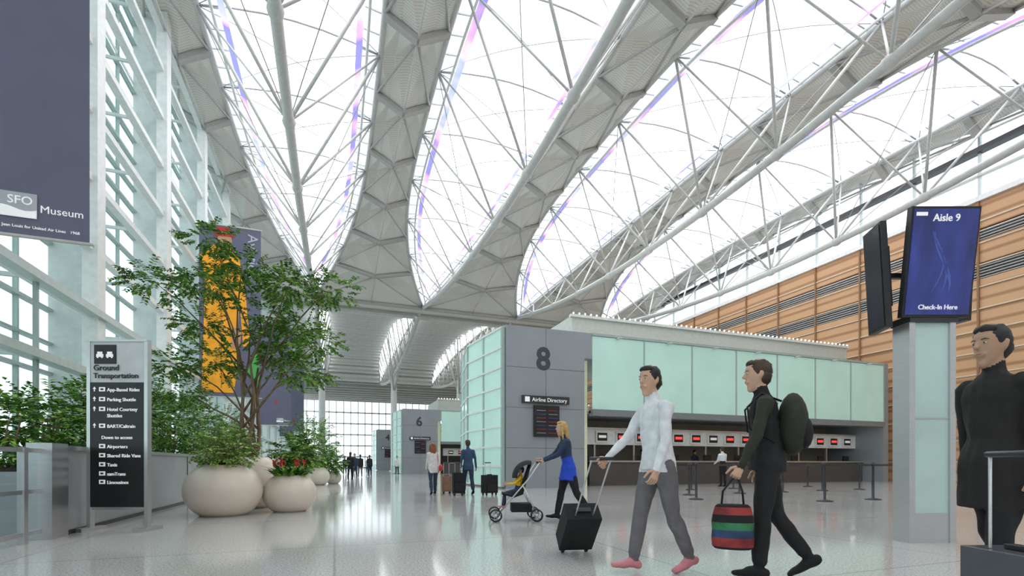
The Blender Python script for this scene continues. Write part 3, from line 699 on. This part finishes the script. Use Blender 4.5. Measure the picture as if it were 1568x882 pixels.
# woman with stroller
wp=V((3.78,7.55,0)); 
h=person('walking_woman',wp,dirc(1,.08),1.70,[(-16,18,-22),(15,5,10)],[(34,6,34),(34,6,34)],dict(top=navy,leg=blk,skirt=blu,shoe=blk,skin=SK,hair=hbl),vox=.012,lean=8,headyaw=10,skirt=(.72,.20),hair='long',female=True,curl=(70,70))
hc=(h[0]+h[1])/2
b=MB()
HZ=hc.z
b.cyl((-.26,0,HZ),(.26,0,HZ),.016,M_rubber,10)
for s in(-1,1):
    b.loft([(s*.25,0,HZ),(s*.25,.22,.68),(s*.24,.72,.1)],[.013]*3,M_steel,8); b.loft([(s*.25,.3,.62),(s*.26,.06,.12)],[.013]*2,M_steel,8)
    for y in(.06,.74):
        Rw=Matrix.Rotation(math.pi/2,3,'Y')
        for q in(-.03,.03): b.revolve([(.085,-.014),(.105,-.012),(.105,.012),(.085,.014),(.085,-.014)],(s*.26+q,y,.105),M_rubber,20,axis=Rw); b.revolve([(.0,-.008),(.03,-.008),(.03,.008),(0,.008)],(s*.26+q,y,.105),M_steel,12,axis=Rw)
        for a in range(6): 
            for q in(-.03,.03): b.cyl((s*.26+q,y,.105),(s*.26+q,y+.09*math.cos(a*1.047),.105+.09*math.sin(a*1.047)),.004,M_steel,4)
b.loft([(0,.14,.98),(0,.22,.72),(0,.30,.46),(0,.42,.42),(0,.62,.46)],[(.2,.02),(.2,.03),(.2,.04),(.2,.035),(.19,.025)],blk,14,lat=(1,0,0))
vs=[];n=9
for i in range(n):
    a=math.radians(-10+100*i/(n-1))
    for k in range(7):
        x=-.23+.46*k/6; r=.30*(1-.25*(abs(x)/.23)**3); vs.append((x,.28+r*math.sin(a)*.9-.1,.72+r*math.cos(a)))
b.add(vs,[(i*7+k,i*7+k+1,(i+1)*7+k+1,(i+1)*7+k) for i in range(n-1) for k in range(6)],blk,True)
b.box((0,.3,.22),(.36,.34,.14),blk); b.cyl((-.24,.06,.13),(.24,.06,.13),.01,M_steel); b.cyl((-.24,.7,.13),(.24,.7,.13),.01,M_steel)
dd=dirc(1,.08).normalized(); rz=math.atan2(dd.y,dd.x)-math.pi/2
so=b.obj('stroller',(hc.x,hc.y,0),rz)
cp=V((hc.x,hc.y,0))+dd*.36
person('seated_toddler',cp,dd,.88,[(80,70,10),(78,75,10)],[(45,12,40),(40,12,50)],dict(top=yel,leg=jean,shoe=pink,skin=SK,hair=hbr),vox=.018,lean=-12,zbase=.03)
# couple walking away
h=person('walking_woman',(2.92,15.3),(.05,1),1.63,[(-14,14,-14),(14,3,6)],[(5,8,18),(-6,8,14)],dict(top=cream,leg=jean,shoe=blk,skin=SK,hair=pm('hair_red',(.25,.08,.03),.6)),vox=.014,lean=2,coat=(.76,.18),hair='long',female=True,extra=lambda b,up,hd: (b.ell(V((.26,-.02,.92)),(.07,.13,.12),M_red,14),b.loft([up((.2,-.02,1.0)),up((.12,-.1,1.45))],[.008,.008],M_red,6)))
h=person('walking_man',(3.98,15.0),(0.0,1),1.74,[(14,3,6),(-14,14,-14)],[(-8,10,8),(-10,12,6)],dict(top=dkblu,leg=navy,shoe=blk,skin=SK,hair=hbr),vox=.014,lean=3,coat=(.80,.178),curl=(60,60))
suitcase((3.55,14.55),(0,1),blk,w=.34,d=.22,h=.62); suitcase((4.5,14.4),(-.3,1),blk,w=.45,d=.28,h=.55)
suitcase((3.42,15.6),(0,1),tan,w=.3,d=.2,h=.5)
i=0
for (x,y,t,l) in((.9,31,blk,blk),(1.3,35,navy,jean),(1.8,38,blk,gry),(1.2,42,tan,blk),(2.6,40,blk,navy),(3.2,52,white,jean),(2.2,56,blk,blk),(4.0,60,navy,gry),(.9,48,blk,jean),(5.2,44,cream,jean)):
    i+=1; s=1 if i%2 else -1
    person('walking_person',(x,y),(.2*s,s),1.7,[(-14,14,-14),(14,3,6)],[(12,8,14),(-12,8,14)],dict(top=t,leg=l,shoe=blk,skin=SK,hair=hbr if i%3 else hblk),vox=.03,coat=(.8,.175))
for (x,y,t) in((12.5,16.6,navy),(15.5,16.4,white),(18.5,16.8,blk)):
    person('standing_person',(x,y),(0,1),1.7,[(2,2,0),(-2,2,0)],[(14,8,40),(10,8,20)],dict(top=t,leg=blk,shoe=blk,skin=SK,hair=hbr),vox=.03)
for x in(11,14.2,17.4,21):
    person('airline_agent',(x,20.4),(0,-1),1.68,[(2,2,0),(-2,2,0)],[(24,8,50),(24,8,50)],dict(top=navy,leg=blk,shoe=blk,skin=SK,hair=hblk),vox=.03)

# ---------------------------------------------------------------- world + camera
w=bpy.data.worlds.new('sky'); scene.world=w; w.use_nodes=True; nt=w.node_tree; bg=nt.nodes['Background']
tc=nt.nodes.new('ShaderNodeTexCoord'); sx=nt.nodes.new('ShaderNodeSeparateXYZ'); r=nt.nodes.new('ShaderNodeValToRGB')
r.color_ramp.elements[0].color=(.95,.97,.98,1); r.color_ramp.elements[1].color=(.88,.94,1,1)
nt.links.new(tc.outputs['Generated'],sx.inputs[0]); nt.links.new(sx.outputs[2],r.inputs[0]); nt.links.new(r.outputs[0],bg.inputs[0]); bg.inputs[1].default_value=1.25
cd=bpy.data.cameras.new('camera'); cd.sensor_width=36; cd.lens=747/1568*36; cd.shift_y=270/1568; cd.clip_end=600; cd.clip_start=.05
co=bpy.data.objects.new('camera',cd); scene.collection.objects.link(co); co.location=(0,0,.95); co.rotation_euler=(math.pi/2,0,-TH); scene.camera=co
scene.view_settings.view_transform='Standard'; scene.view_settings.exposure=.85
